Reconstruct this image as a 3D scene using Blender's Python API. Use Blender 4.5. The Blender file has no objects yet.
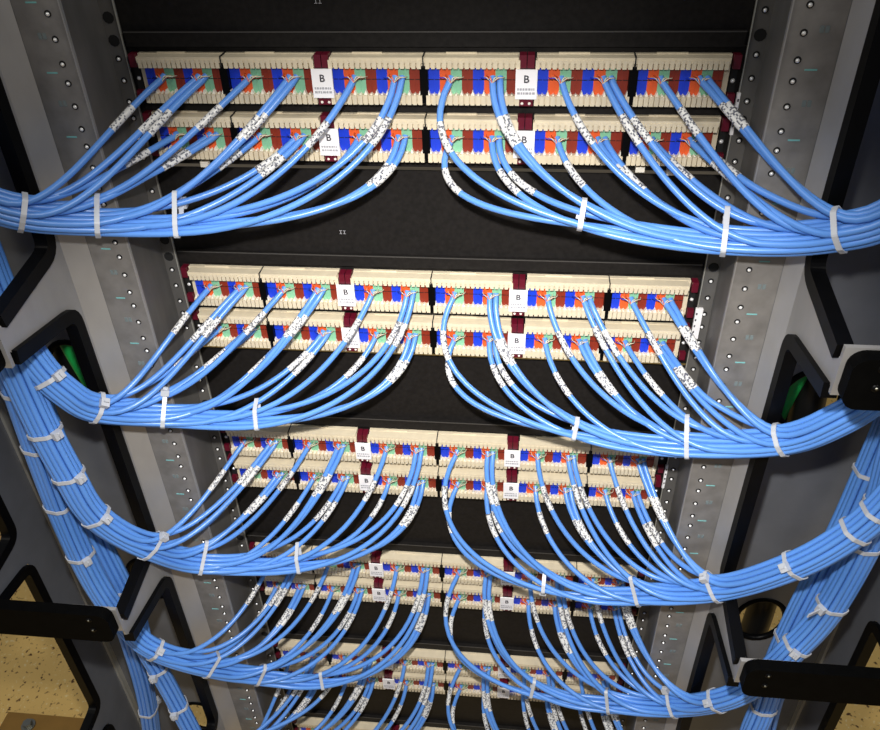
import bpy, bmesh, math, random
from mathutils import Vector, Matrix, Euler
random.seed(7)
C = bpy.context.scene.collection
SC = bpy.context.scene

# ------------------------------------------------------------------ camera
F = 799.02
CAM = Vector((.0743, -.5863, .1548))
CROT = Euler((.9411, .0254, .101), 'XYZ').to_matrix()
cd = bpy.data.cameras.new('camera'); cam = bpy.data.objects.new('camera', cd); C.objects.link(cam)
cam.location = CAM; cam.rotation_euler = (.9411, .0254, .101)
cd.sensor_width = 36; cd.lens = F / 880 * 36; cd.clip_start = .01; cd.clip_end = 50
SC.camera = cam

# ------------------------------------------------------------------ light
w = bpy.data.worlds.new('world'); SC.world = w; w.use_nodes = True
bg = w.node_tree.nodes['Background']; bg.inputs[0].default_value = (.80, .86, 1, 1); bg.inputs[1].default_value = .17
# the camera's own flash, a little above the lens
ld = bpy.data.lights.new('flash', 'SPOT'); lo = bpy.data.objects.new('flash', ld); C.objects.link(lo)
lo.location = CAM + CROT @ Vector((-.015, .075, -.01))
ld.energy = 37; ld.spot_size = math.radians(75); ld.spot_blend = 1.0; ld.shadow_soft_size = .012
ld.color = (1, .97, .93)
aim = Vector((.01, 0, -.50)); lo.rotation_euler = (aim - lo.location).to_track_quat('-Z', 'Y').to_euler()
# room fluorescents over the aisle behind the camera
for lx in (-1.1, 1.1):
    ad = bpy.data.lights.new('aisle_light', 'AREA'); ao = bpy.data.objects.new('aisle_light', ad); C.objects.link(ao)
    ad.shape = 'RECTANGLE'; ad.size = .3; ad.size_y = 1.2; ad.energy = 15; ad.color = (1, .95, .84)
    ao.location = (lx, -.9, 1.25)
SC.view_settings.view_transform = 'Standard'; SC.view_settings.look = 'None'
SC.view_settings.exposure = 0; SC.view_settings.gamma = 1; SC.view_settings.use_curve_mapping = False

def at(u, v, y):
    "point on the plane y = const that the photo shows at pixel u, v"
    d = CROT @ Vector(((u - 440) / F, -(v - 365) / F, -1))
    return CAM + d * ((y - CAM.y) / d.y)

# ------------------------------------------------------------------ materials
def lin(c): return tuple((x / 255 / 12.92 if x / 255 <= .04045 else ((x / 255 + .055) / 1.055) ** 2.4) for x in c) + (1,)
def mat(name, rgb, rough=.5, metal=0, spec=.5, noise=0, scale=40, stretch=None, bump=0):
    m = bpy.data.materials.new(name); m.use_nodes = True; nt = m.node_tree; b = nt.nodes['Principled BSDF']
    b.inputs['Roughness'].default_value = rough; b.inputs['Metallic'].default_value = metal
    b.inputs['Specular IOR Level'].default_value = spec
    tc = nt.nodes.new('ShaderNodeTexCoord'); mp = nt.nodes.new('ShaderNodeMapping')
    nt.links.new(tc.outputs['Object'], mp.inputs['Vector'])
    if stretch: mp.inputs['Scale'].default_value = stretch
    n = nt.nodes.new('ShaderNodeTexNoise'); n.inputs['Scale'].default_value = scale; n.inputs['Detail'].default_value = 5
    nt.links.new(mp.outputs[0], n.inputs['Vector'])
    r = nt.nodes.new('ShaderNodeValToRGB'); c = lin(rgb)
    lo_ = tuple(x * (1 - noise) for x in c[:3]) + (1,); hi_ = tuple(min(1, x * (1 + noise)) for x in c[:3]) + (1,)
    r.color_ramp.elements[0].position = .3; r.color_ramp.elements[1].position = .7
    r.color_ramp.elements[0].color = lo_; r.color_ramp.elements[1].color = hi_
    nt.links.new(n.outputs['Fac'], r.inputs[0]); nt.links.new(r.outputs[0], b.inputs['Base Color'])
    if bump:
        bu = nt.nodes.new('ShaderNodeBump'); bu.inputs['Strength'].default_value = bump; bu.inputs['Distance'].default_value = .001
        nt.links.new(n.outputs['Fac'], bu.inputs['Height']); nt.links.new(bu.outputs[0], b.inputs['Normal'])
    return m
M = dict(
    steel=mat('brushed_aluminium', (168, 166, 164), .48, .5, .5, .10, 34, (1, 1, .5), .05),
    web=mat('shaded_aluminium', (112, 110, 107), .5, .5, .5, .16, 50, (1, 1, .4), .05),  # upright's aluminium again, darkened for shade on web and lip
    rail=mat('rail_aluminium', (143, 140, 137), .5, .45, .5, .18, 70, None, .06),
    plate=mat('manager_plate', (126, 129, 136), .5, .45, .5, .10, 24, None, .05),
    lipedge=mat('lip_highlight', (70, 68, 66), .5, .2),  # highlight along the filler panel's lip, painted in as lighter grey
    edge=mat('edge_highlight', (215, 214, 205), .35, .6),  # light along lip and fold edges, painted as near-white strips
    glint_screw=mat('glint_and_screw_metal', (245, 245, 245), .25, .35, .9),  # painted flash glints in the rail holes, also the clip screws
    dark=mat('dark_hole', (10, 10, 10), .8),
    trim=mat('black_rubber', (6, 6, 7), .4, 0, .10, .2, 60),
    bar=mat('black_plastic', (6, 6, 6), .6, 0, .03, .2, 120, None, .1),
    panel=mat('black_powder_coat', (27, 25, 24), .55, 0, .16, .25, 260, None, .1),
    beige=mat('beige_plastic', (216, 203, 176), .38, 0, .5, .05, 120),
    tip=mat('ivory_plastic', (238, 232, 218), .4),
    blue=mat('strip_blue', (16, 58, 205), .5), orange=mat('strip_orange', (226, 92, 38), .5),
    green=mat('strip_green', (132, 192, 156), .5), brown=mat('strip_brown', (132, 40, 18), .5),
    red=mat('maroon_plastic', (92, 14, 34), .35), card=mat('paper_label', (240, 238, 240), .6),
    ink=mat('grey_ink', (60, 58, 64), .7), faint=mat('faint_ink', (165, 165, 170), .7),
    jacket=mat('blue_jacket', (88, 141, 217), .30, 0, .5, .07, 14),
    tie=mat('nylon', (182, 186, 194), .4, 0, .5, .05, 60), teal=mat('teal_mark', (124, 190, 190), .6),
    ghost=mat('worn_mark', (116, 128, 130), .6), wgreen=mat('green_jacket', (28, 178, 84), .4), wblack=mat('black_jacket', (14, 14, 14), .4),
    wall=mat('painted_wall', (150, 145, 135), .7, 0, .3, .05, 6),
    tan=mat('tan_steel', (150, 112, 50), .6, 0, .4, .1, 30), bolt=mat('bolt_zinc', (150, 150, 140), .35, .8),
)
def sleeve_material():
    m = bpy.data.materials.new('printed_sleeve'); m.use_nodes = True; nt = m.node_tree; b = nt.nodes['Principled BSDF']
    b.inputs['Roughness'].default_value = .35
    uv = nt.nodes.new('ShaderNodeTexCoord'); oi = nt.nodes.new('ShaderNodeObjectInfo')
    ad = nt.nodes.new('ShaderNodeVectorMath'); ad.operation = 'ADD'
    sc = nt.nodes.new('ShaderNodeVectorMath'); sc.operation = 'MULTIPLY'; sc.inputs[1].default_value = (14, 20, 1)
    fl = nt.nodes.new('ShaderNodeVectorMath'); fl.operation = 'FLOOR'
    wn = nt.nodes.new('ShaderNodeTexWhiteNoise'); wn.noise_dimensions = '4D'
    gt = nt.nodes.new('ShaderNodeMath'); gt.operation = 'GREATER_THAN'; gt.inputs[1].default_value = .69
    mx = nt.nodes.new('ShaderNodeMix'); mx.data_type = 'RGBA'
    mx.inputs[6].default_value = lin((214, 214, 212)); mx.inputs[7].default_value = lin((100, 102, 112))
    nt.links.new(uv.outputs['UV'], sc.inputs[0]); nt.links.new(sc.outputs[0], fl.inputs[0])
    nt.links.new(fl.outputs[0], wn.inputs['Vector']); nt.links.new(oi.outputs['Random'], wn.inputs['W'])
    nt.links.new(wn.outputs['Value'], gt.inputs[0]); nt.links.new(gt.outputs[0], mx.inputs[0])
    nt.links.new(mx.outputs[2], b.inputs['Base Color'])
    return m
M['sleeve'] = sleeve_material()
def floor_material():
    m = bpy.data.materials.new('speckled_floor'); m.use_nodes = True; nt = m.node_tree; b = nt.nodes['Principled BSDF']
    b.inputs['Roughness'].default_value = .55
    tc = nt.nodes.new('ShaderNodeTexCoord'); v = nt.nodes.new('ShaderNodeTexNoise'); v.inputs['Scale'].default_value = 95; v.inputs['Detail'].default_value = 2
    r = nt.nodes.new('ShaderNodeValToRGB'); e = r.color_ramp.elements
    e[0].position = .30; e[0].color = lin((88, 56, 22)); e[1].position = .40; e[1].color = lin((240, 200, 118))
    x = e.new(.62); x.color = lin((240, 200, 118)); x = e.new(.70); x.color = lin((250, 224, 160))
    nt.links.new(tc.outputs['Object'], v.inputs['Vector']); nt.links.new(v.outputs['Fac'], r.inputs[0]); nt.links.new(r.outputs[0], b.inputs['Base Color'])
    return m
M['floor'] = floor_material()

# ------------------------------------------------------------------ helpers
class MB:
    "collects shapes, links them as one mesh object"
    def __init__(s): s.v = []; s.f = []; s.m = []; s.mats = []; s.smooth = []
    def mi(s, m):
        if m not in s.mats: s.mats.append(m)
        return s.mats.index(m)
    def add(s, vs, fs, m, smooth=False):
        o = len(s.v); s.v += [tuple(p) for p in vs]; k = s.mi(m)
        for f in fs: s.f.append(tuple(i + o for i in f)); s.m.append(k); s.smooth.append(smooth)
    def box(s, x0, x1, y0, y1, z0, z1, m):
        x0, x1 = sorted((x0, x1)); y0, y1 = sorted((y0, y1)); z0, z1 = sorted((z0, z1))
        vs = [(x, y, z) for z in (z0, z1) for y in (y0, y1) for x in (x0, x1)]
        s.add(vs, [(0, 2, 3, 1), (4, 5, 7, 6), (0, 1, 5, 4), (2, 6, 7, 3), (0, 4, 6, 2), (1, 3, 7, 5)], m)
    def prism(s, poly, fn, a, b, m):
        "polygon swept from a to b; fn(p, t) maps polygon point and sweep value to xyz"
        n = len(poly); vs = [fn(p, a) for p in poly] + [fn(p, b) for p in poly]
        fs = [tuple(range(n - 1, -1, -1)), tuple(range(n, 2 * n))] + [(i, (i + 1) % n, n + (i + 1) % n, n + i) for i in range(n)]
        s.add(vs, fs, m)
    def dome(s, c, nrm, r, h, m, seg=8, smooth=True):
        nrm = Vector(nrm).normalized(); a = nrm.orthogonal().normalized(); b = nrm.cross(a); c = Vector(c)
        vs = []; R_ = ((1, 0), (.75, .65), (.35, .93))
        for k, hh in R_:
            for i in range(seg):
                t = 2 * math.pi * i / seg; vs.append(c + (a * math.cos(t) + b * math.sin(t)) * r * k + nrm * h * hh)
        vs.append(c + nrm * h); fs = []
        for j in range(2):
            for i in range(seg): fs.append((j * seg + i, j * seg + (i + 1) % seg, (j + 1) * seg + (i + 1) % seg, (j + 1) * seg + i))
        for i in range(seg): fs.append((2 * seg + i, 2 * seg + (i + 1) % seg, 3 * seg))
        s.add(vs, fs, m, smooth)
    def disc(s, c, nrm, r, m, seg=10, th=.0004):
        nrm = Vector(nrm).normalized(); a = nrm.orthogonal().normalized(); b = nrm.cross(a); c = Vector(c)
        ring = [c + (a * math.cos(2 * math.pi * i / seg) + b * math.sin(2 * math.pi * i / seg)) * r for i in range(seg)]
        vs = ring + [p + nrm * th for p in ring]
        s.add(vs, [tuple(range(seg - 1, -1, -1)), tuple(range(seg, 2 * seg))] + [(i, (i + 1) % seg, seg + (i + 1) % seg, seg + i) for i in range(seg)], m)
    def tube(s, pts, r, m, sides=8, cap=True):
        fr = frames(pts); vs = []; n = len(pts)
        for (p, t, a, b) in fr:
            for i in range(sides):
                q = 2 * math.pi * i / sides; vs.append(p + (a * math.cos(q) + b * math.sin(q)) * r)
        fs = [(j * sides + i, j * sides + (i + 1) % sides, (j + 1) * sides + (i + 1) % sides, (j + 1) * sides + i) for j in range(n - 1) for i in range(sides)]
        s.add(vs, fs, m, True)
        if cap: s.add([vs[i] for i in range(sides)], [tuple(range(sides - 1, -1, -1))], m); s.add([vs[(n - 1) * sides + i] for i in range(sides)], [tuple(range(sides))], m)
    def mesh(s, name):
        me = bpy.data.meshes.new(name); me.from_pydata(s.v, [], s.f)
        for m in s.mats: me.materials.append(M[m])
        me.polygons.foreach_set('material_index', s.m); me.polygons.foreach_set('use_smooth', s.smooth); me.update()
        return me
    def build(s, name, parent=None, loc=(0, 0, 0)): return link(name, s.mesh(name), parent, loc)
def link(name, me, parent=None, loc=(0, 0, 0)):
    o = bpy.data.objects.new(name, me); C.objects.link(o); o.location = loc
    if parent: o.parent = parent
    return o
def thing(name, label, cat, loc=(0, 0, 0), group=None):
    o = bpy.data.objects.new(name, None); C.objects.link(o); o.location = loc; o.empty_display_size = .01
    o['label'] = label; o['category'] = cat
    if group: o['group'] = group
    return o
def tag(o, label, cat, group=None):
    o['label'] = label; o['category'] = cat
    if group: o['group'] = group
    return o
def frames(pts, a0=None):
    pts = [Vector(p) for p in pts]; n = len(pts); out = []; a = None
    for i, p in enumerate(pts):
        t = (pts[min(i + 1, n - 1)] - pts[max(i - 1, 0)]).normalized()
        if a is None:
            a = Vector(a0) if a0 else (Vector((0, 0, 1)) if abs(t.z) < .9 else Vector((0, 1, 0)))
        a = (a - t * a.dot(t)).normalized(); out.append((p, t, a.copy(), t.cross(a)))
    return out
def catmull(pts, n=12):
    pts = [Vector(p) for p in pts]; P = [pts[0] * 2 - pts[1]] + pts + [pts[-1] * 2 - pts[-2]]; out = []
    for i in range(1, len(P) - 2):
        for k in range(n):
            t = k / n; a, b, c, d = P[i - 1], P[i], P[i + 1], P[i + 2]
            out.append(.5 * (2 * b + (c - a) * t + (2 * a - 5 * b + 4 * c - d) * t * t + (3 * b - a - 3 * c + d) * t ** 3))
    return out + [pts[-1]]
def resample(pts, step):
    out = [pts[0]]; acc = 0
    for i in range(1, len(pts)):
        a, b = pts[i - 1], pts[i]; L = (b - a).length
        if L < 1e-9: continue
        d = step - acc
        while d <= L: out.append(a.lerp(b, d / L)); d += step
        acc = L - (d - step)
    if (out[-1] - pts[-1]).length > step * .3: out.append(pts[-1])
    return out
def cut(pts, s0, s1):
    out = []; acc = 0
    for i in range(1, len(pts)):
        a, b = pts[i - 1], pts[i]; L = (b - a).length
        if L > 0:
            if not out and acc + L >= s0: out.append(a.lerp(b, (s0 - acc) / L))
            if out and acc + L >= s1: out.append(a.lerp(b, (s1 - acc) / L)); return out
            if out: out.append(b)
        acc += L
    return out
ORD = ['first', 'second', 'third', 'fourth', 'fifth', 'sixth', 'seventh', 'eighth', 'ninth']
PAN = ['topmost', 'second', 'third', 'fourth', 'fifth', 'lowest']

PITCH = .1778           # 4 rack units: a panel every four units
ROWQ = .0435
ZTOP, ZBOT = .34, -1.40

# ------------------------------------------------------------------ setting
b = MB(); b.box(-2.5, 2.5, -2.5, 2.0, -1.44, -1.40, 'floor'); o = b.build('floor'); o['kind'] = 'structure'
b = MB(); b.box(-2.5, 2.5, 2.0, 2.08, -1.40, 1.4, 'wall'); o = b.build('wall_back'); o['kind'] = 'structure'

# ------------------------------------------------------------------ equipment rack: two uprights
rack = thing('equipment_rack', 'grey aluminium open rack of two punched uprights holding the patch panels', 'rack', (0, 0, ZBOT))
def up(o): o.location = (0, 0, -ZBOT); return o
UNIT = .04445
offs = (.00635, -.00635, -.0222)
for s in (-1, 1):
    b = MB(); X = lambda x: s * x
    b.prism([(.2355, 0), (.2335, 0), (.2275, -.060), (.2295, -.060)], lambda p, t: (s * p[0], p[1], t), ZBOT, ZTOP, 'web')    # web
    b.box(X(.2215), X(.2340), -.002, 0, ZBOT, ZTOP, 'web')                      # front lip the panels are screwed to
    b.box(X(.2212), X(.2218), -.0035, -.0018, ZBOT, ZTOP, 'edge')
    b.box(X(.2275), X(.2605), -.062, -.060, ZBOT, ZTOP, 'rail')                  # rear flange
    b.box(X(.2270), X(.2278), -.0635, -.0605, ZBOT, ZTOP, 'steel')
    u = up(b.build('upright', rack))
    h = MB(); k0, k1 = int(-ZTOP / UNIT) , int(-ZBOT / UNIT)
    for k in range(k0 - 1, k1):
        for j, of in enumerate(offs):
            z = (.0022 if s < 0 else .0058) - k * UNIT + of
            if z > ZTOP - .01 or z < ZBOT + .02: continue
            # rear flange
            h.disc((X(.2375), -.062, z), (0, -1, 0), .0023, 'dark'); h.dome((X(.2375), -.0624, z - .0003), (0, -1, 0), .0014, .0013, 'glint_screw')  # bright dome stands in for the flash glinting in the thread
            # front lip; the holes beside the gaps between panels stay open
            e = (-z) % PITCH
            if .150 < e < .177: h.disc((X(.2282), -.002, z), (0, -1, 0), .0042, 'dark')
            else: h.disc((X(.2282), -.002, z), (0, -1, 0), .0024, 'dark'); h.dome((X(.2282), -.0024, z - .0003), (0, -1, 0), .0014, .0014, 'glint_screw')
    hh = h.build('threaded_hole', u); hh['kind'] = 'stuff'
    d = MB()
    for k in range(k0 - 1, k1):
        z = (.0022 if s < 0 else .0058) - k * UNIT
        if z > ZTOP - .03 or z < ZBOT + .03: continue
        d.box(X(.2430), X(.2505), -.0623, -.062, z, z + .0010, 'teal')
        z -= UNIT / 2
        for dx in (0, .0032):
            d.box(X(.2475) + dx - .0012, X(.2475) + dx + .0012, -.0623, -.062, z, z + .004, 'ghost')
    pm = d.build('printed_scale', u); pm['kind'] = 'stuff'
# ------------------------------------------------------------------ vertical cable managers beside the rack
def rounded(pts, r, n=5):
    out = []; N = len(pts)
    for i in range(N):
        p0, p, p1 = (Vector(pts[(i + k) % N]) for k in (-1, 0, 1))
        rr = r[i] if isinstance(r, (list, tuple)) else r
        a = p0 - p; c = p1 - p
        if rr <= 0: out.append(p); continue
        d = min(rr, a.length * .45, c.length * .45); a = p + a.normalized() * d; c = p + c.normalized() * d
        for k in range(n + 1):
            t = k / n; out.append(a * (1 - t) ** 2 + p * 2 * t * (1 - t) + c * t * t)
    return out
def cutout(zu, zl, yb, yt, hb, ht):
    "open cut-out between the finger at zu and the finger at zl, tip to tip: list of (y, z)"
    pts = [Vector((yt, zu - ht)), Vector((yb, zu - hb)), Vector((yb, zl + hb)), Vector((yt, zl + ht))]
    out = [pts[0]]
    for i in (1, 2):
        p0, p, p1 = pts[i - 1], pts[i], pts[i + 1]; d = .016
        a = p + (p0 - p).normalized() * d; c = p + (p1 - p).normalized() * d
        for k in range(6):
            t = k / 5; out.append(a * (1 - t) ** 2 + p * 2 * t * (1 - t) + c * t * t)
    return out + [pts[3]]
def comb(bm, s, x, zs, yf, yb, yt, hb, ht, th, m):
    "plate in the plane x with fingers reaching out to yt; the cut-outs between are open at the tips"
    fn = lambda p, t: (s * t, p[0], p[1])
    zz = [zs[0] + .33] + list(zs) + [zs[-1] - .33]
    bm.prism([(yf, ZTOP), (yb, ZTOP), (yb, ZBOT), (yf, ZBOT)], fn, x, x + th, m)
    for z in zs:
        bm.prism([(yb, z + hb + .004), (yb - .006, z + hb), (yt, z + ht), (yt - .004, z + ht - .004), (yt - .004, z - ht + .004), (yt, z - ht), (yb - .006, z - hb), (yb, z - hb - .004)], fn, x, x + th, m)
def ribbon(path, x, s, w_in, w_out, t, parent):
    "black edge guard along a cut-out"
    bm = MB(); n = len(path); L = []; R_ = []
    for i, p in enumerate(path):
        d = (path[min(i + 1, n - 1)] - path[max(i - 1, 0)]).normalized(); nn = Vector((-d.y, d.x))
        L.append(p + nn * w_out); R_.append(p - nn * w_in)
    vs = []
    for i in range(n):
        for (q, xx) in ((L[i], x - t), (L[i], x + t), (R_[i], x + t), (R_[i], x - t)): vs.append((s * xx, q[0], q[1]))
    fs = [(i * 4 + k, i * 4 + (k + 1) % 4, (i + 1) * 4 + (k + 1) % 4, (i + 1) * 4 + k) for i in range(n - 1) for k in range(4)]
    fs += [(3, 2, 1, 0), tuple((n - 1) * 4 + k for k in range(4))]
    bm.add(vs, fs, 'trim'); return bm.build('edge_guard', parent)
FZ = [.174, -.146, -.466, -.786, -1.106]
OZ = [.141, -.174, -.489, -.804, -1.119]
for s, side in ((-1, 'left'), (1, 'right')):
    xi = .275 if s < 0 else .270
    cm = thing('cable_manager', 'grey %s vertical cable manager with black edged openings and fingers' % side, 'cable manager', (0, 0, ZBOT))
    b = MB()
    b.prism([(.2608, -.062), (.2628, -.062), (xi + .002, -.074), (xi, -.074)], lambda p, t: (s * p[0], p[1], t), ZBOT, ZTOP, 'steel')
    b.prism([(.2612, -.060), (.2628, -.060), (.2628, -.011), (.2612, -.011)], lambda p, t: (s * p[0], p[1], t), ZBOT, ZTOP, 'plate')
    comb(b, s, xi, FZ, -.074, -.084, -.166, .024, .011, .002, 'steel')
    w_ = up(b.build('side_wall', cm))
    zz = [FZ[0] + .32] + FZ + [FZ[-1] - .32]
    for a, c in zip(FZ[:-1], FZ[1:]): ribbon(cutout(a, c, -.084, -.166, .024, .011), xi + .001, s, .0095, .0015, .0050, w_)
    xo = .440 if s < 0 else .429
    b = MB(); comb(b, s, xo, OZ, -.0105, -.066, -.150, .020, .010, .002, 'plate')
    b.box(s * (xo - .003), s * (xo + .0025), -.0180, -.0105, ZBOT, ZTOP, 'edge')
    w_ = up(b.build('outer_wall', cm))
    for a, c in zip(OZ[:-1], OZ[1:]): ribbon(cutout(a, c, -.066, -.150, .020, .010), xo + .001, s, .0095, .0015, .0050, w_)
    # back plate with round grommet holes, filled from outline curves
    cu = bpy.data.curves.new('plate_outline', 'CURVE'); cu.dimensions = '2D'; cu.fill_mode = 'BOTH'; cu.extrude = .001
    holes = [(.338, .02), (.330 if s > 0 else .346, -.292), (.350 if s > 0 else .348, -.597), (.348, -.895), (.348, -1.2)]
    def spl(pts):
        sp = cu.splines.new('POLY'); sp.points.add(len(pts) - 1); sp.use_cyclic_u = True
        for q, p in zip(sp.points, pts): q.co = (p[0], p[1], 0, 1)
    spl([(s * .2628, ZBOT), (s * xo, ZBOT), (s * xo, ZTOP), (s * .2628, ZTOP)])
    for hx, hz in holes: spl([(s * hx + .0265 * math.cos(2 * math.pi * i / 28), hz + .034 * math.sin(2 * math.pi * i / 28)) for i in range(28)])
    tmp = bpy.data.objects.new('tmp', cu); C.objects.link(tmp)
    dg = bpy.context.evaluated_depsgraph_get(); me = bpy.data.meshes.new_from_object(tmp.evaluated_get(dg)); bpy.data.objects.remove(tmp)
    me.transform(Matrix.Rotation(math.pi / 2, 4, 'X')); me.transform(Matrix.Translation((0, -.0095, 0))); me.materials.clear(); me.materials.append(M['plate'])
    bp = up(link('back_plate', me, cm))
    for hx, hz in holes:
        g = MB(); ring = [Vector((s * hx + .0265 * math.cos(2 * math.pi * i / 28), -.0095, hz + .034 * math.sin(2 * math.pi * i / 28))) for i in range(29)]
        g.tube(ring, .0034, 'trim', 8, False); g.build('grommet', bp)
    # tip brackets that carry the bars
    BZ = [z + d_ for z, d_ in zip(FZ[1:3], (-.004, .018) if s < 0 else (.002, .010))]
    for z in BZ:
        b = MB(); b.box(s * (xi - .001), s * (xi + .045), -.1725, -.169, z - .016, z + (.0200 if z > -.3 else .0140), 'steel')
        up(b.build('tip_bracket', cm))
    for z, pos in zip(BZ, ('upper', 'lower')):
        bar = thing('retaining_bar', 'black plastic retaining bar across the %s cable manager, %s of two' % (side, pos), 'retaining bar', (s * xi, -.18, z), 'black bars across the cable managers')
        b = MB(); hgt = .0188; x0 = .002; x1 = .185
        poly = [Vector((x1, -hgt)), Vector((x1, hgt))] + [Vector((x0 + .010 + .010 * math.cos(t), (hgt - .010) * (1 if i < 7 else -1) + .010 * math.sin(t))) for i, t in [(i, math.pi / 2 + math.pi * (i if i < 7 else i - 1) / 12) for i in range(14)]]
        b.prism(poly, lambda p, t: (s * p[0], t, p[1]), .0075, -.003, 'bar')
        b.build('bar_body', bar)
        for dz in (-.002, .012):
            q = MB(); q.dome((s * .019, -.003, dz), (0, -1, 0), .0028, .0012, 'trim'); q.dome((s * .019, -.0040, dz + .0006), (0, -1, 0), .0010, .0006, 'bolt'); q.build('screw', bar)

# ------------------------------------------------------------------ patch panels
BLK = [(-.2128, -.1466, 0), (-.1466, -.0792, 1), (-.0677, 0, 0), (0, .0677, 1), (.0792, .1466, 0), (.1466, .2128, 1)]   # last: which end the divider takes
PORTS = []
blockmesh = {}
def block(wd, dv, inset):
    key = (round(wd, 4), dv, inset)
    if key in blockmesh: return blockmesh[key]
    h = wd / 2 - .0004; g = .0026
    c0 = -h + (g if dv == 1 else inset); c1 = h - (g if dv == 0 else inset)
    e0 = -h + (0 if dv == 1 else inset * .5); e1 = h - (0 if dv == 0 else inset * .5)
    b = MB()
    b.box(-h, h, .001, -.0030, -.0335, 0, 'beige'); b.box(e0, e1, -.0020, -.0122, -.0042, -.0003, 'beige'); b.box(e0, e1, -.003, -.0102, -.0335, -.0272, 'beige'); b.box(e0, e1, -.0028, -.0100, -.0078, -.0036, 'beige')
    b.box(-h * .55, h * .1, -.0005, -.0025, 0, .0007, 'beige')
    n = 16; p = (c1 - c0) / n
    for i in range(n + 1):
        x = c0 + p * i
        b.box(x - .0014, x + .0014, -.0060, -.0126, -.0080, -.0020, 'beige')
        b.box(x - .0015, x + .0015, -.0060, -.0125, -.0335, -.0268, 'beige')
        if i % 2 == 0:
            b.prism([(x - .0012, -.0268), (x + .0012, -.0268), (x + .0002, -.0240), (x - .0002, -.0240)], lambda q, t: (q[0], t, q[1]), -.0070, -.0110, 'tip')
        elif i < n:
            b.prism([(x - .0008, -.0268), (x + .0008, -.0268), (x, -.0256)], lambda q, t: (q[0], t, q[1]), -.0070, -.0108, 'tip')
    st = MB(); p = (c1 - c0) / 8
    for i in range(8):
        cname = ('blue', 'orange', 'green', 'brown')[i % 4]
        st.box(c0 + p * i, c0 + p * (i + 1), -.0030, -.0066, -.0275, -.0062, cname)
        st.box(c0 + p * (i + .5) - .0003, c0 + p * (i + .5) + .0003, -.0066, -.0069, -.0270, -.0066, cname)
    st.box(c0, c1, -.0066, -.0068, -.0172, -.0167, 'dark')
    ports = [c0 + p * 2, c0 + p * 6]
    blockmesh[key] = (b.mesh('connecting_block'), st.mesh('colour_strip'), ports)
    return blockmesh[key]
def text_mesh(body, size):
    cu = bpy.data.curves.new('letters', 'FONT'); cu.body = body; cu.size = size; cu.align_x = 'CENTER'; cu.extrude = .00012; cu.offset = size * .02; cu.resolution_u = 3
    t = bpy.data.objects.new('tmp', cu); C.objects.link(t)
    dg = bpy.context.evaluated_depsgraph_get(); me = bpy.data.meshes.new_from_object(t.evaluated_get(dg)); bpy.data.objects.remove(t)
    me.transform(Matrix.Rotation(math.pi / 2, 4, 'X')); return me
letB = text_mesh('B', .0072); letB.materials.clear(); letB.materials.append(M['ink'])
b = MB(); b.box(-.0076, .0076, -.0004, .0010, -.0102, .0102, 'card'); cardm = b.mesh('label_card')
b = MB(); rr = random.Random(3)
for row in (0, 1):
    x = -.0062
    while x < .0058:
        l = rr.uniform(.0008, .0022); b.box(x, min(x + l, .0064), -.0006, -.0004, -.0040 - row * .0028, -.0025 - row * .0028, 'faint'); x += l + .0005
linesm = b.mesh('small_print')
b = MB(); b.box(-.0052, -.0003, -.003, -.0120, -.0075, .0014, 'red'); b.box(.0003, .0052, -.003, -.0120, -.0075, .0014, 'red'); b.box(-.0048, .0048, .001, -.0110, -.030, -.006, 'dark'); latchm = b.mesh('latch')
b = MB(); b.box(-.0050, .0050, -.003, -.0115, -.0340, -.0280, 'red')
for dx in (-.0026, .0026): b.dome((dx, -.0115, -.0322), (0, -1, 0), .0011, .0008, 'tip')
footm = b.mesh('latch_foot')
b = MB(); b.box(-.0025, .0025, 0, -.0080, -.0090, .0002, 'red'); b.box(-.0025, .0025, 0, -.0080, -.0335, -.0260, 'red'); b.box(-.0022, .0022, 0, -.004, -.032, 0, 'dark')
b.dome((0, -.004, -.0180), (0, -1, 0), .0016, .0012, 'glint_screw'); clipm = b.mesh('end_clip')
b = MB(); b.box(-.0029, .0029, -.0030, -.0112, -.0330, -.0066, 'trim'); b.box(-.0004, .0004, -.0005, -.0130, -.0070, .0006, 'dark'); divm = b.mesh('divider')
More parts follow.
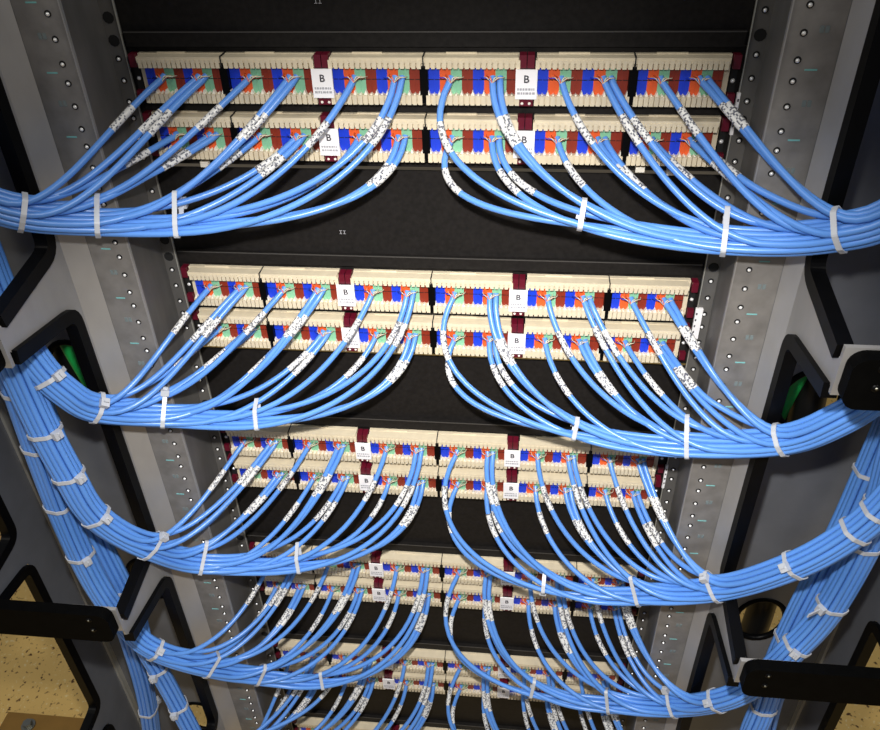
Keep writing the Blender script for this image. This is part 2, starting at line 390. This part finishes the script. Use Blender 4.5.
for k in range(6):
    z0 = -k * PITCH
    pn = thing('patch_panel', '%s patch panel from above, two rows of beige blocks with colour strips' % PAN[k] if k else 'topmost patch panel in the rack, two rows of beige colour coded blocks', 'patch panel', (0, 0, z0), 'patch panels in the rack')
    b = MB(); b.box(-.2413, .2413, .001, .003, -.0860, .0040, 'panel'); b.box(-.212, .212, -.0006, .001, -.0430, -.0340, 'panel'); b.build('faceplate', pn)
    for r in (0, 1):
        zr = -r * ROWQ
        for (x0, x1, dv) in BLK:
            bm_, sm_, ports = block(x1 - x0, dv, .0046 if abs(x0 + x1) > .3 else .0006); xc = (x0 + x1) / 2
            cb = link('connecting_block', bm_, pn, (xc, 0, zr)); link('colour_strip', sm_, cb)
            if k == 0 and r == 0: PORTS += [xc + p for p in ports]
        for x in (-.1466, 0, .1466): link('divider', divm, pn, (x, 0, zr))
        for x in (-.0730, .0728):
            link('latch', latchm, pn, (x, 0, zr)); link('latch_foot', footm, pn, (x, 0, zr))
            cx = x + (.0006 if x > 0 else -.0006)
            cdm = link('label_card', cardm, pn, (x, -.0140, zr - .0180)); link('letter', letB, cdm, (0, -.0005, .0014)); link('small_print', linesm, cdm, (0, 0, 0))
        for x in (-.2156, .2156): link('end_clip', clipm, pn, (x, .001, zr))
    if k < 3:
        e = MB(); xw = (.2202, .2225) if k != 1 else (.2202, .2262); e.box(xw[0], xw[1], -.0046, -.0022, -.056, -.026, 'card')  # the topmost, narrow one paints in an edge highlight on the lip
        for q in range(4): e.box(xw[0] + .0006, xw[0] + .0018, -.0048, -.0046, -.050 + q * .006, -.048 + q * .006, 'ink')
        e.build('edge_label_and_glint', pn)
# blank filler panels between them
for k in range(-1, 6):
    z0 = -k * PITCH - .0893
    lab = 'black blank filler panel above the topmost patch panel' if k < 0 else 'black blank filler panel directly below the %s patch panel' % PAN[k]
    t = thing('filler_panel', lab, 'blank panel', (0, 0, z0), 'blank filler panels')
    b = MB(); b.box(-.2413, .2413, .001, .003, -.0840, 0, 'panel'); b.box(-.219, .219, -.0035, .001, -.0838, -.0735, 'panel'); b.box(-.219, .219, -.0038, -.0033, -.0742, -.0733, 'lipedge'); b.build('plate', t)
    b = MB()
    for q in range(2):
        x = -.0765 + q * .0030; b.box(x, x + .0021, .0007, .001, -.0560, -.0556, 'faint'); b.box(x, x + .0021, .0007, .001, -.0532, -.0528, 'faint'); b.box(x + .0009, x + .0013, .0007, .001, -.0560, -.0528, 'faint')
    b.build('maker_mark', t)
for (u, v), where in (((205, 164), 'left end'), ((640, 169), 'first block seam at right'), ((671, 172), 'right end')):
    p = at(u, v, -.002); b = MB(); b.box(-.0033, .0033, -.0015, .0026, -.0022, .0022, 'tip'); b.box(-.0027, .0027, -.0022, -.0015, -.0016, .0016, 'tip')
    tag(b.build('mounting_clip', None, p), 'small white clip under the topmost patch panel, near its %s' % where, 'clip', 'small white clips')

# ------------------------------------------------------------------ cables
RC = .00245
SLOT = []
for lv, cnt in enumerate((3, 4, 4, 4, 3)):
    for i in range(cnt): SLOT.append(((lv - 2) * .0044, (i - (cnt - 1) / 2) * .0051))      # height above, depth toward the viewer
class Bundle:
    def __init__(s, pts):
        s.c = resample(catmull(pts, 14), .006); s.fr = frames(s.c, (0, -.25, 1)); s.cables = []
    def pos(s, i, slot):
        p, t, a, b = s.fr[i]
        if b.y > 0: b = -b
        return p + a * slot[0] + b * slot[1]
    def find_x(s, x, sgn):
        for i, (p, *_) in enumerate(s.fr):
            if p.x * sgn >= x * sgn: return i
        return len(s.fr) - 1
    def nearest(s, q): return min(range(len(s.fr)), key=lambda i: (s.fr[i][0] - q).length)
def px(lst): return [at(u, v, y) for u, v, y in lst]
CEN = {
    (0, -1): px([(370, 193, -.070), (250, 214, -.078), (175, 220, -.082), (99, 218, -.090), (18, 213, -.116), (-35, 190, -.125), (-95, 130, -.125), (-150, 60, -.12)]),
    (0, 1): px([(470, 205, -.070), (580, 218, -.078), (655, 230, -.080), (724, 236, -.084), (785, 237, -.095), (845, 232, -.114), (890, 219, -.122), (950, 170, -.122), (1000, 90, -.12)]),
    (1, -1): px([(350, 405, -.070), (252, 418, -.078), (165, 413, -.085), (97, 409, -.110), (64, 393, -.122), (42, 371, -.122), (22, 340, -.118), (3, 300, -.115), (-15, 255, -.112), (-40, 190, -.11)]),
    (1, 1): px([(470, 405, -.070), (575, 433, -.078), (684, 443, -.083), (777, 441, -.105), (838, 422, -.120), (872, 399, -.118), (900, 365, -.112), (925, 300, -.11), (950, 220, -.11)]),
    (2, -1): px([(370, 548, -.070), (295, 565, -.078), (202, 562, -.085), (148, 548, -.112), (95, 516, -.128), (68, 473, -.130), (48, 437, -.130), (28, 395, -.128), (8, 350, -.125), (-12, 300, -.12), (-40, 230, -.12)]),
    (2, 1): px([(460, 572, -.070), (543, 594, -.078), (634, 594, -.083), (717, 589, -.105), (797, 565, -.128), (850, 535, -.133), (885, 505, -.133), (925, 455, -.130), (960, 390, -.125)]),
    (3, -1): px([(390, 668, -.070), (320, 682, -.078), (260, 676, -.085), (207, 667, -.108), (155, 651, -.122), (135, 635, -.120), (104, 597, -.115), (81, 555, -.110), (58, 502, -.108), (36, 442, -.108), (18, 390, -.108), (-2, 340, -.105), (-20, 290, -.105), (-40, 230, -.105)]),
    (3, 1): px([(460, 672, -.070), (530, 696, -.078), (609, 704, -.082), (672, 706, -.095), (719, 701, -.115), (752, 687, -.120), (787, 655, -.115), (828, 610, -.110), (873, 527, -.108), (897, 449, -.106), (915, 395, -.106), (935, 330, -.106)]),
}
sh = Vector((0, 0, -PITCH - .008))
CEN[(4, -1)] = [p + sh for p in CEN[(3, -1)][:3]] + [CEN[(3, -1)][3] + sh + Vector((.006, .006, 0))] + px([(215, 775, -.110), (196, 740, -.112), (178, 705, -.105), (160, 672, -.100), (143, 643, -.098), (136, 615, -.092), (121, 583, -.088), (102, 545, -.082), (79, 495, -.075), (54, 435, -.07), (32, 380, -.07), (10, 330, -.07), (-10, 270, -.07)])
CEN[(4, 1)] = [p + sh for p in CEN[(3, 1)][:4]] + px([(738, 775, -.112), (752, 735, -.110), (763, 706, -.102), (779, 660, -.095), (801, 612, -.088), (845, 527, -.075), (879, 449, -.07), (898, 400, -.07), (918, 330, -.07)])
CEN[(5, -1)] = px([(158, 800, -.075), (152, 735, -.070), (145, 690, -.066), (134, 650, -.062), (120, 610, -.055), (98, 565, -.05), (70, 500, -.048), (45, 430, -.046), (20, 370, -.046), (0, 310, -.046)])
CEN[(5, 1)] = px([(738, 830, -.070), (757, 765, -.068), (772, 700, -.066), (795, 640, -.062), (822, 580, -.055), (858, 510, -.05), (890, 440, -.048), (910, 380, -.046), (930, 310, -.046)])
for v in CEN.values():          # every strand runs on up the manager, past the top of the rack
    e = v[-1]; v.append(Vector((e.x, e.y, max(.33, e.z + .05))))
for s in (-1, 1):               # and the rear strands come up from the floor
    e = CEN[(5, s)][0]; CEN[(5, s)].insert(0, Vector((e.x, e.y, -1.39)))
B = {k: Bundle(v) for k, v in CEN.items()}

def uv_tube(pts, r, m, sides=10):
    b = MB(); fr = frames(pts); n = len(pts); vs = []; fs = []; uv = []
    L = [0]
    for i in range(1, n): L.append(L[-1] + (pts[i] - pts[i - 1]).length)
    for p, t, a, bb in fr:
        for i in range(sides):
            q = 2 * math.pi * i / sides; vs.append(p + (a * math.cos(q) + bb * math.sin(q)) * r)
    for j in range(n - 1):
        for i in range(sides):
            fs.append((j * sides + i, j * sides + (i + 1) % sides, (j + 1) * sides + (i + 1) % sides, (j + 1) * sides + i))
            uv.append([(i / sides, L[j] / L[-1]), ((i + 1) / sides, L[j] / L[-1]), ((i + 1) / sides, L[j + 1] / L[-1]), (i / sides, L[j + 1] / L[-1])])
    b.add(vs, fs, m, True); e0 = len(fs)
    b.add(vs[:sides], [tuple(range(sides - 1, -1, -1))], m); b.add(vs[-sides:], [tuple(range(sides))], m)
    me = b.mesh('label_sleeve'); ul = me.uv_layers.new(name='UVMap')
    for pi, poly in enumerate(me.polygons):
        for q, li in enumerate(poly.loop_indices): ul.data[li].uv = uv[pi][q] if pi < e0 else (0, 0)
    return me
b = MB(); rr = random.Random(11)
for i, (cn, x) in enumerate((('blue', -.0105), ('orange', -.0045), ('green', .0045), ('brown', .0105))):
    for cc, dx in ((cn, -.0011), ('beige', .0011)):
        z = rr.uniform(-.001, .003)
        b.tube(catmull([(0, -.004, -.002), (x * .35, -.0035, .001 + z * .4), (x * .6 + dx, -.0010, z), (x * .7 + dx, .0040, z - .001)], 4), .00036, cc, 5)
wirem = b.mesh('wire_pairs')
def clear(path):
    "keeps a cable in front of the uprights' rear flange"
    path = [q.copy() for q in path]
    for it in range(4):
        for q in path[3:]:
            t = min(1, max(0, (abs(q.x) - .196) / .030)); lim = -.012 - t * t * (3 - 2 * t) * .055
            if q.y > lim: q.y = lim
        ys = [q.y for q in path]
        for i in range(3, len(path) - 3): path[i].y = (ys[i - 2] + ys[i - 1] + ys[i] + ys[i + 1] + ys[i + 2]) / 5
    return path
PW = ['topmost', 'second highest', 'third highest', 'fourth highest', 'fifth highest']
jit = {}
def bez(a, b, c, d, n=16): return [a * (1 - t) ** 3 + b * 3 * t * (1 - t) ** 2 + c * 3 * t * t * (1 - t) + d * t ** 3 for t in [i / n for i in range(n + 1)]]
for k in range(5):
    for s, side in ((-1, 'left'), (1, 'right')):
        bu = B[(k, s)]; ports = PORTS[:6] if s < 0 else PORTS[6:]
        lst = []
        for i, xp in enumerate(ports):
            n_in = (i if s < 0 else 5 - i)          # 5 = innermost
            for r in (0, 1):
                dbl = (i % 2 == 1) if s < 0 else (i % 2 == 1)
                for d in ((-1, 1) if dbl else (0,)): lst.append((n_in, r, d, xp, i))
        lst.sort(key=lambda q: (-q[0], -q[1], q[2] * s))      # innermost first: bottom of the bundle
        for j, (n_in, r, d, xp, i) in enumerate(lst):
            slot = SLOT[j]
            p0 = Vector((xp + .0008 + d * .0026, -.0110, -k * PITCH - r * ROWQ - .0150))
            t = n_in / 5
            if (k, s, i, r) not in jit: jit[(k, s, i, r)] = (random.uniform(-.006, .006), random.uniform(.027, .039))
            jx, js = jit[(k, s, i, r)]
            dx = (.076, .074, .076, .078, .078)[k] + (.075 if s < 0 else .055) * t + jx + (.010 if r == 0 else 0)
            ji = max(2, min(bu.find_x(xp + s * dx, s), len(bu.fr) - 4)); J = bu.pos(ji, slot); TJ = bu.fr[ji][1]
            D = (J - p0).length
            if s < 0: out = max(.03, 1.1 - t) * (1.1, .9, .6, .35, .3)[k]
            else: out = (.55, .34, .16, .0, -.14, -.50)[n_in] * ((1, .9, .4, .25, .25)[k] if n_in < 3 else 1)
            T0 = Vector((s * out, -.60 - .12 * r, -.75)).normalized()
            wst = (1 - t) * (.85, .7, .3, .1, .1)[k]
            T0 = (T0 * (1 - wst) + ((J - p0).normalized() + Vector((0, -.30, 0))).normalized() * wst).normalized()
            ha = (.34, .38, .44, .50, .50)[k] + (.10 if s > 0 and n_in == 5 else 0); hb = (.38, .38, .36, .34, .34)[k] * (1 - .55 * wst)
            mid = bez(p0, p0 + T0 * D * ha, J - TJ * D * hb, J, 18)
            tail = [bu.pos(q, slot) for q in range(ji + 1, len(bu.fr))]
            path = [p0 + Vector((0, .0015, .0008))] + mid + tail
            path = resample(clear(path), .0065)
            hx = 'left' if s < 0 else 'right'
            pos = ORD[i if s < 0 else 5 - i]
            one = 'single blue network cable' if d == 0 else 'blue network cable, %s of a pair' % ('left' if d < 0 else 'right')
            lab = '%s, %s position from %s end, %s row, %s panel' % (one, pos, hx, ('upper', 'lower')[r], PW[k].replace(' highest', ''))
            c = thing('network_cable', lab, 'network cable', p0, 'blue network cables in the %s bundle of the %s panel' % (side, PW[k].replace(' highest', '')))
            loc = [q - p0 for q in path]
            m_ = MB(); m_.tube(loc, RC, 'jacket', 8); m_.build('jacket', c)
            s0 = js - .005 * r + random.uniform(-.002, .002); sl = cut(loc, s0, s0 + random.uniform(.021, .025))
            if len(sl) > 2: link('label_sleeve', uv_tube(resample(sl, .003), RC + .00022, 'sleeve'), c)
            if d <= 0: link('wire_pairs', wirem, c)
            bu.cables.append((ji, path))
for s, side in ((-1, 'left'), (1, 'right')):
    bu = B[(5, s)]
    for slot in SLOT:
        path = [bu.pos(q, slot) for q in range(len(bu.fr))]
        m_ = MB(); m_.tube([q - path[0] for q in path], RC, 'jacket', 8)
        tag(m_.build('network_cable', None, path[0]), 'blue network cable in the rear strand of the %s vertical trunk' % side, 'network cable', 'cables in the rear strand of the %s trunk' % side)
        bu.cables.append((0, path))

# ------------------------------------------------------------------ cable ties
def hull(pts):
    pts = sorted(set(pts)); 
    def half(ps):
        h = []
        for p in ps:
            while len(h) > 1 and (h[-1][0] - h[-2][0]) * (p[1] - h[-2][1]) - (h[-1][1] - h[-2][1]) * (p[0] - h[-2][0]) <= 0: h.pop()
            h.append(p)
        return h
    a, b = half(pts), half(pts[::-1]); return a[:-1] + b[:-1]
def cross(path, p, t):
    best = None
    for i in range(1, len(path)):
        d0 = (path[i - 1] - p).dot(t); d1 = (path[i] - p).dot(t)
        if d0 * d1 <= 0 and abs(d0 - d1) > 1e-9:
            q = path[i - 1].lerp(path[i], d0 / (d0 - d1)); L = (q - p).length
            if L < .06 and (best is None or L < best[0]): best = (L, q)
    return best[1] if best else None
tie_n = 0
def tie(key, u, v, y, label, others=(), head=None, tail=0.0, wd=.0036):
    bu = B[key]; i = bu.nearest(at(u, v, y)); p, t, a, bb = bu.fr[i]
    if bb.y > 0: bb = -bb
    pts = []
    for kk in (key,) + tuple(others):
        for ji, path in B[kk].cables:
            q = cross(path, p, t)
            if q is not None and (kk != key or ji <= i or (q - p).length < .0205): pts.append(((q - p).dot(a), (q - p).dot(bb)))
    if not pts: return
    ring = []
    for x, z in pts:
        for w_ in range(14): ring.append((round(x + (RC + .0003) * math.cos(w_ * math.pi / 7), 6), round(z + (RC + .0003) * math.sin(w_ * math.pi / 7), 6)))
    h = hull(ring); n = len(h); cx = sum(q[0] for q in h) / n; cz = sum(q[1] for q in h) / n
    root = thing('cable_tie', label, 'cable tie', p, 'white cable ties round the blue cable bundles')
    m_ = MB(); vs = []
    for (x, z) in h:
        d = Vector((x - cx, z - cz)).normalized()
        for off, tt in ((0, -wd / 2), (.0010, -wd / 2), (.0010, wd / 2), (0, wd / 2)):
            vs.append(a * (x + d.x * off) + bb * (z + d.y * off) + t * tt)
    fs = [(i_ * 4 + k_, i_ * 4 + (k_ + 1) % 4, ((i_ + 1) % n) * 4 + (k_ + 1) % 4, ((i_ + 1) % n) * 4 + k_) for i_ in range(n) for k_ in range(4)]
    m_.add(vs, fs, 'tie'); m_.build('strap', root)
    ang = head if head is not None else math.radians(200)
    dv = Vector((math.cos(ang), math.sin(ang))); best = max(h, key=lambda q: (q[0] - cx) * dv.x + (q[1] - cz) * dv.y)
    d = Vector((best[0] - cx, best[1] - cz)).normalized(); o_ = a * best[0] + bb * best[1]; rd = a * d.x + bb * d.y; tg = t.cross(rd)
    hm = MB(); c_ = o_ + rd * .0022
    vs = [c_ + rd * (x * .0026) + t * (y_ * .0034) + tg * (z * .0036) for z in (-1, 1) for y_ in (-1, 1) for x in (-1, 1)]
    hm.add(vs, [(0, 2, 3, 1), (4, 5, 7, 6), (0, 1, 5, 4), (2, 6, 7, 3), (0, 4, 6, 2), (1, 3, 7, 5)], 'tie')
    l_ = .0022 + tail
    vs = [c_ + rd * (.0026 + x * l_) + t * (y_ * .0020) + tg * (z * .0006) for z in (-1, 1) for y_ in (-1, 1) for x in (0, 1)]
    hm.add(vs, [(0, 2, 3, 1), (4, 5, 7, 6), (0, 1, 5, 4), (2, 6, 7, 3), (0, 4, 6, 2), (1, 3, 7, 5)], 'tie')
    hm.build('head', root)
UP = math.radians(15); BACK = math.radians(215)
TIES = [
    ((0, -1), [(173, 224, -.082, None), (99, 222, -.09, None), (18, 217, -.116, None)]),
    ((0, 1), [(580, 218, -.078, None), (724, 236, -.084, None), (845, 232, -.114, None)]),
    ((1, -1), [(252, 418, -.078, None), (165, 413, -.085, UP), (97, 409, -.11, UP), (48, 376, -.122, UP)]),
    ((1, 1), [(575, 433, -.078, None), (684, 443, -.083, None), (777, 441, -.105, None)]),
    ((2, -1), [(295, 565, -.078, None), (202, 562, -.085, None), (148, 548, -.112, UP), (95, 516, -.128, UP), (68, 473, -.13, UP), (45, 430, -.13, UP)]),
    ((2, 1), [(543, 594, -.078, None), (634, 594, -.083, None), (717, 589, -.105, UP), (797, 565, -.128, UP), (853, 532, -.133, None), (876, 513, -.133, None)]),
    ((3, -1), [(320, 682, -.078, None), (260, 676, -.085, None), (207, 667, -.108, None), (157, 652, -.122, UP)]),
    ((3, 1), [(530, 696, -.078, None), (609, 704, -.082, None), (672, 706, -.095, UP), (719, 701, -.115, UP)]),
]
for key, ls in TIES:
    for i, (u, v, y, hd) in enumerate(ls):
        tie(key, u, v, y, 'white cable tie on the %s panel\'s %s bundle, %s from its inner end' % (PW[key[0]].replace(' highest', ''), 'left' if key[1] < 0 else 'right', ORD[i]), head=hd if hd is not None else BACK)
TR = [((3, -1), 18, 392, -.108, (), None, 'on the left trunk just below the upper retaining bar'),
      ((3, -1), 40, 447, -.108, (), None, 'on the left trunk, second below the upper retaining bar'),
      ((3, -1), 56, 502, -.108, (), None, 'on the left trunk, behind the third left bundle'),
      ((3, -1), 78, 556, -.11, (), UP, 'on the left trunk\'s outer strand above the lower bar'),
      ((4, -1), 122, 586, -.088, (), UP, 'on the left trunk\'s inner strand above the lower bar'),
      ((4, -1), 158, 668, -.1, (), UP, 'on the left trunk right below the lower bar'),
      ((4, -1), 178, 705, -.105, (), UP, 'on the left trunk, lowest on its front strand'),
      ((5, -1), 148, 706, -.066, (), None, 'on the left trunk\'s rear strand below the lower bar'),
      ((3, 1), 880, 505, -.108, (), None, 'on the right trunk\'s outer strand beside the grey outer wall'),
      ((3, 1), 866, 543, -.108, (), None, 'on the right trunk, above the tie with the long tail'),
      ((3, 1), 832, 603, -.11, (), UP, 'with a long loose tail on the right trunk'),
      ((3, 1), 796, 646, -.112, (), math.radians(60), 'on the right trunk right above the lower retaining bar'),
      ((4, 1), 862, 468, -.07, (), None, 'on the right trunk\'s inner strand below the upper bar'),
      ((4, 1), 790, 636, -.09, (), None, 'on the right trunk\'s inner strand above the lower bar'),
      ((4, 1), 762, 707, -.102, (), None, 'on the right trunk below the lower bar')]
for key, u, v, y, oth, hd, lab in TR:
    tie(key, u, v, y, 'white cable tie ' + lab, oth, hd if hd is not None else BACK, .012 if 'long' in lab else 0)

# ------------------------------------------------------------------ green cables and added dark fillers behind the manager plates
for s, side, x in ((-1, 'left', .350), (1, 'right', .322)):
    gy = -.008 if s < 0 else 0; b = MB(); b.tube(catmull([(s * x, .012 + gy, -.16), (s * (x + .004), .010 + gy, -.25), (s * (x - .008), .012 + gy, -.34), (s * x, .016, -.46)], 8), .0085, 'wgreen', 10)
    tag(b.build('ground_cable'), 'green cable behind the %s grommet hole under the upper retaining bar' % side, 'cable')
    b = MB(); b.tube(catmull([(s * (x + .022), .020, -.12), (s * (x + .017), .018, -.26), (s * (x + .023), .018, -.36), (s * (x + .032), .020, -.50), (s * (x + .040), .020, -.62), (s * (x + .036), .02, -.75)], 8), .0150, 'wblack', 12)  # added black tube, darkens the holes and blocks the bright floor
    tag(b.build('dark_filler_cable'), 'added black cable beside the green one, darkening the view behind the %s grommet holes' % side, 'cable')
    b = MB(); b.tube(catmull([(s * (x - .004), .052, -.12), (s * (x + .010), .050, -.30), (s * (x + .004), .050, -.46), (s * (x + .02), .05, -.6)], 8), .0160, 'wblack', 12)  # second added tube, covers the floor still showing through the hole
    tag(b.build('dark_filler_cable'), 'added black cable furthest back, hiding the floor behind the %s upper grommet hole' % side, 'cable')
# foot of the neighbouring rack, standing on the floor
def atz(u, v, z):
    d = CROT @ Vector(((u - 440) / F, -(v - 365) / F, -1)); return CAM + d * ((z - CAM.z) / d.z)
q0, q1 = atz(12, 714, -1.39), atz(96, 724, -1.39)
ft = thing('floor_foot', 'tan steel rack foot lying on the speckled floor with a bolt', 'rack foot', (q0.x, q0.y, -1.40))
b = MB(); b.box(-.01, q1.x - q0.x, -.20, .004, 0, .010, 'tan'); b.build('foot_plate', ft)
b = MB(); q2 = atz(27, 723, -1.38); b.disc((q2.x - q0.x, q2.y - q0.y, .010), (0, 0, 1), .014, 'bolt', 12, .003); b.disc((q2.x - q0.x, q2.y - q0.y, .013), (0, 0, 1), .009, 'bolt', 6, .009); b.build('bolt', ft)
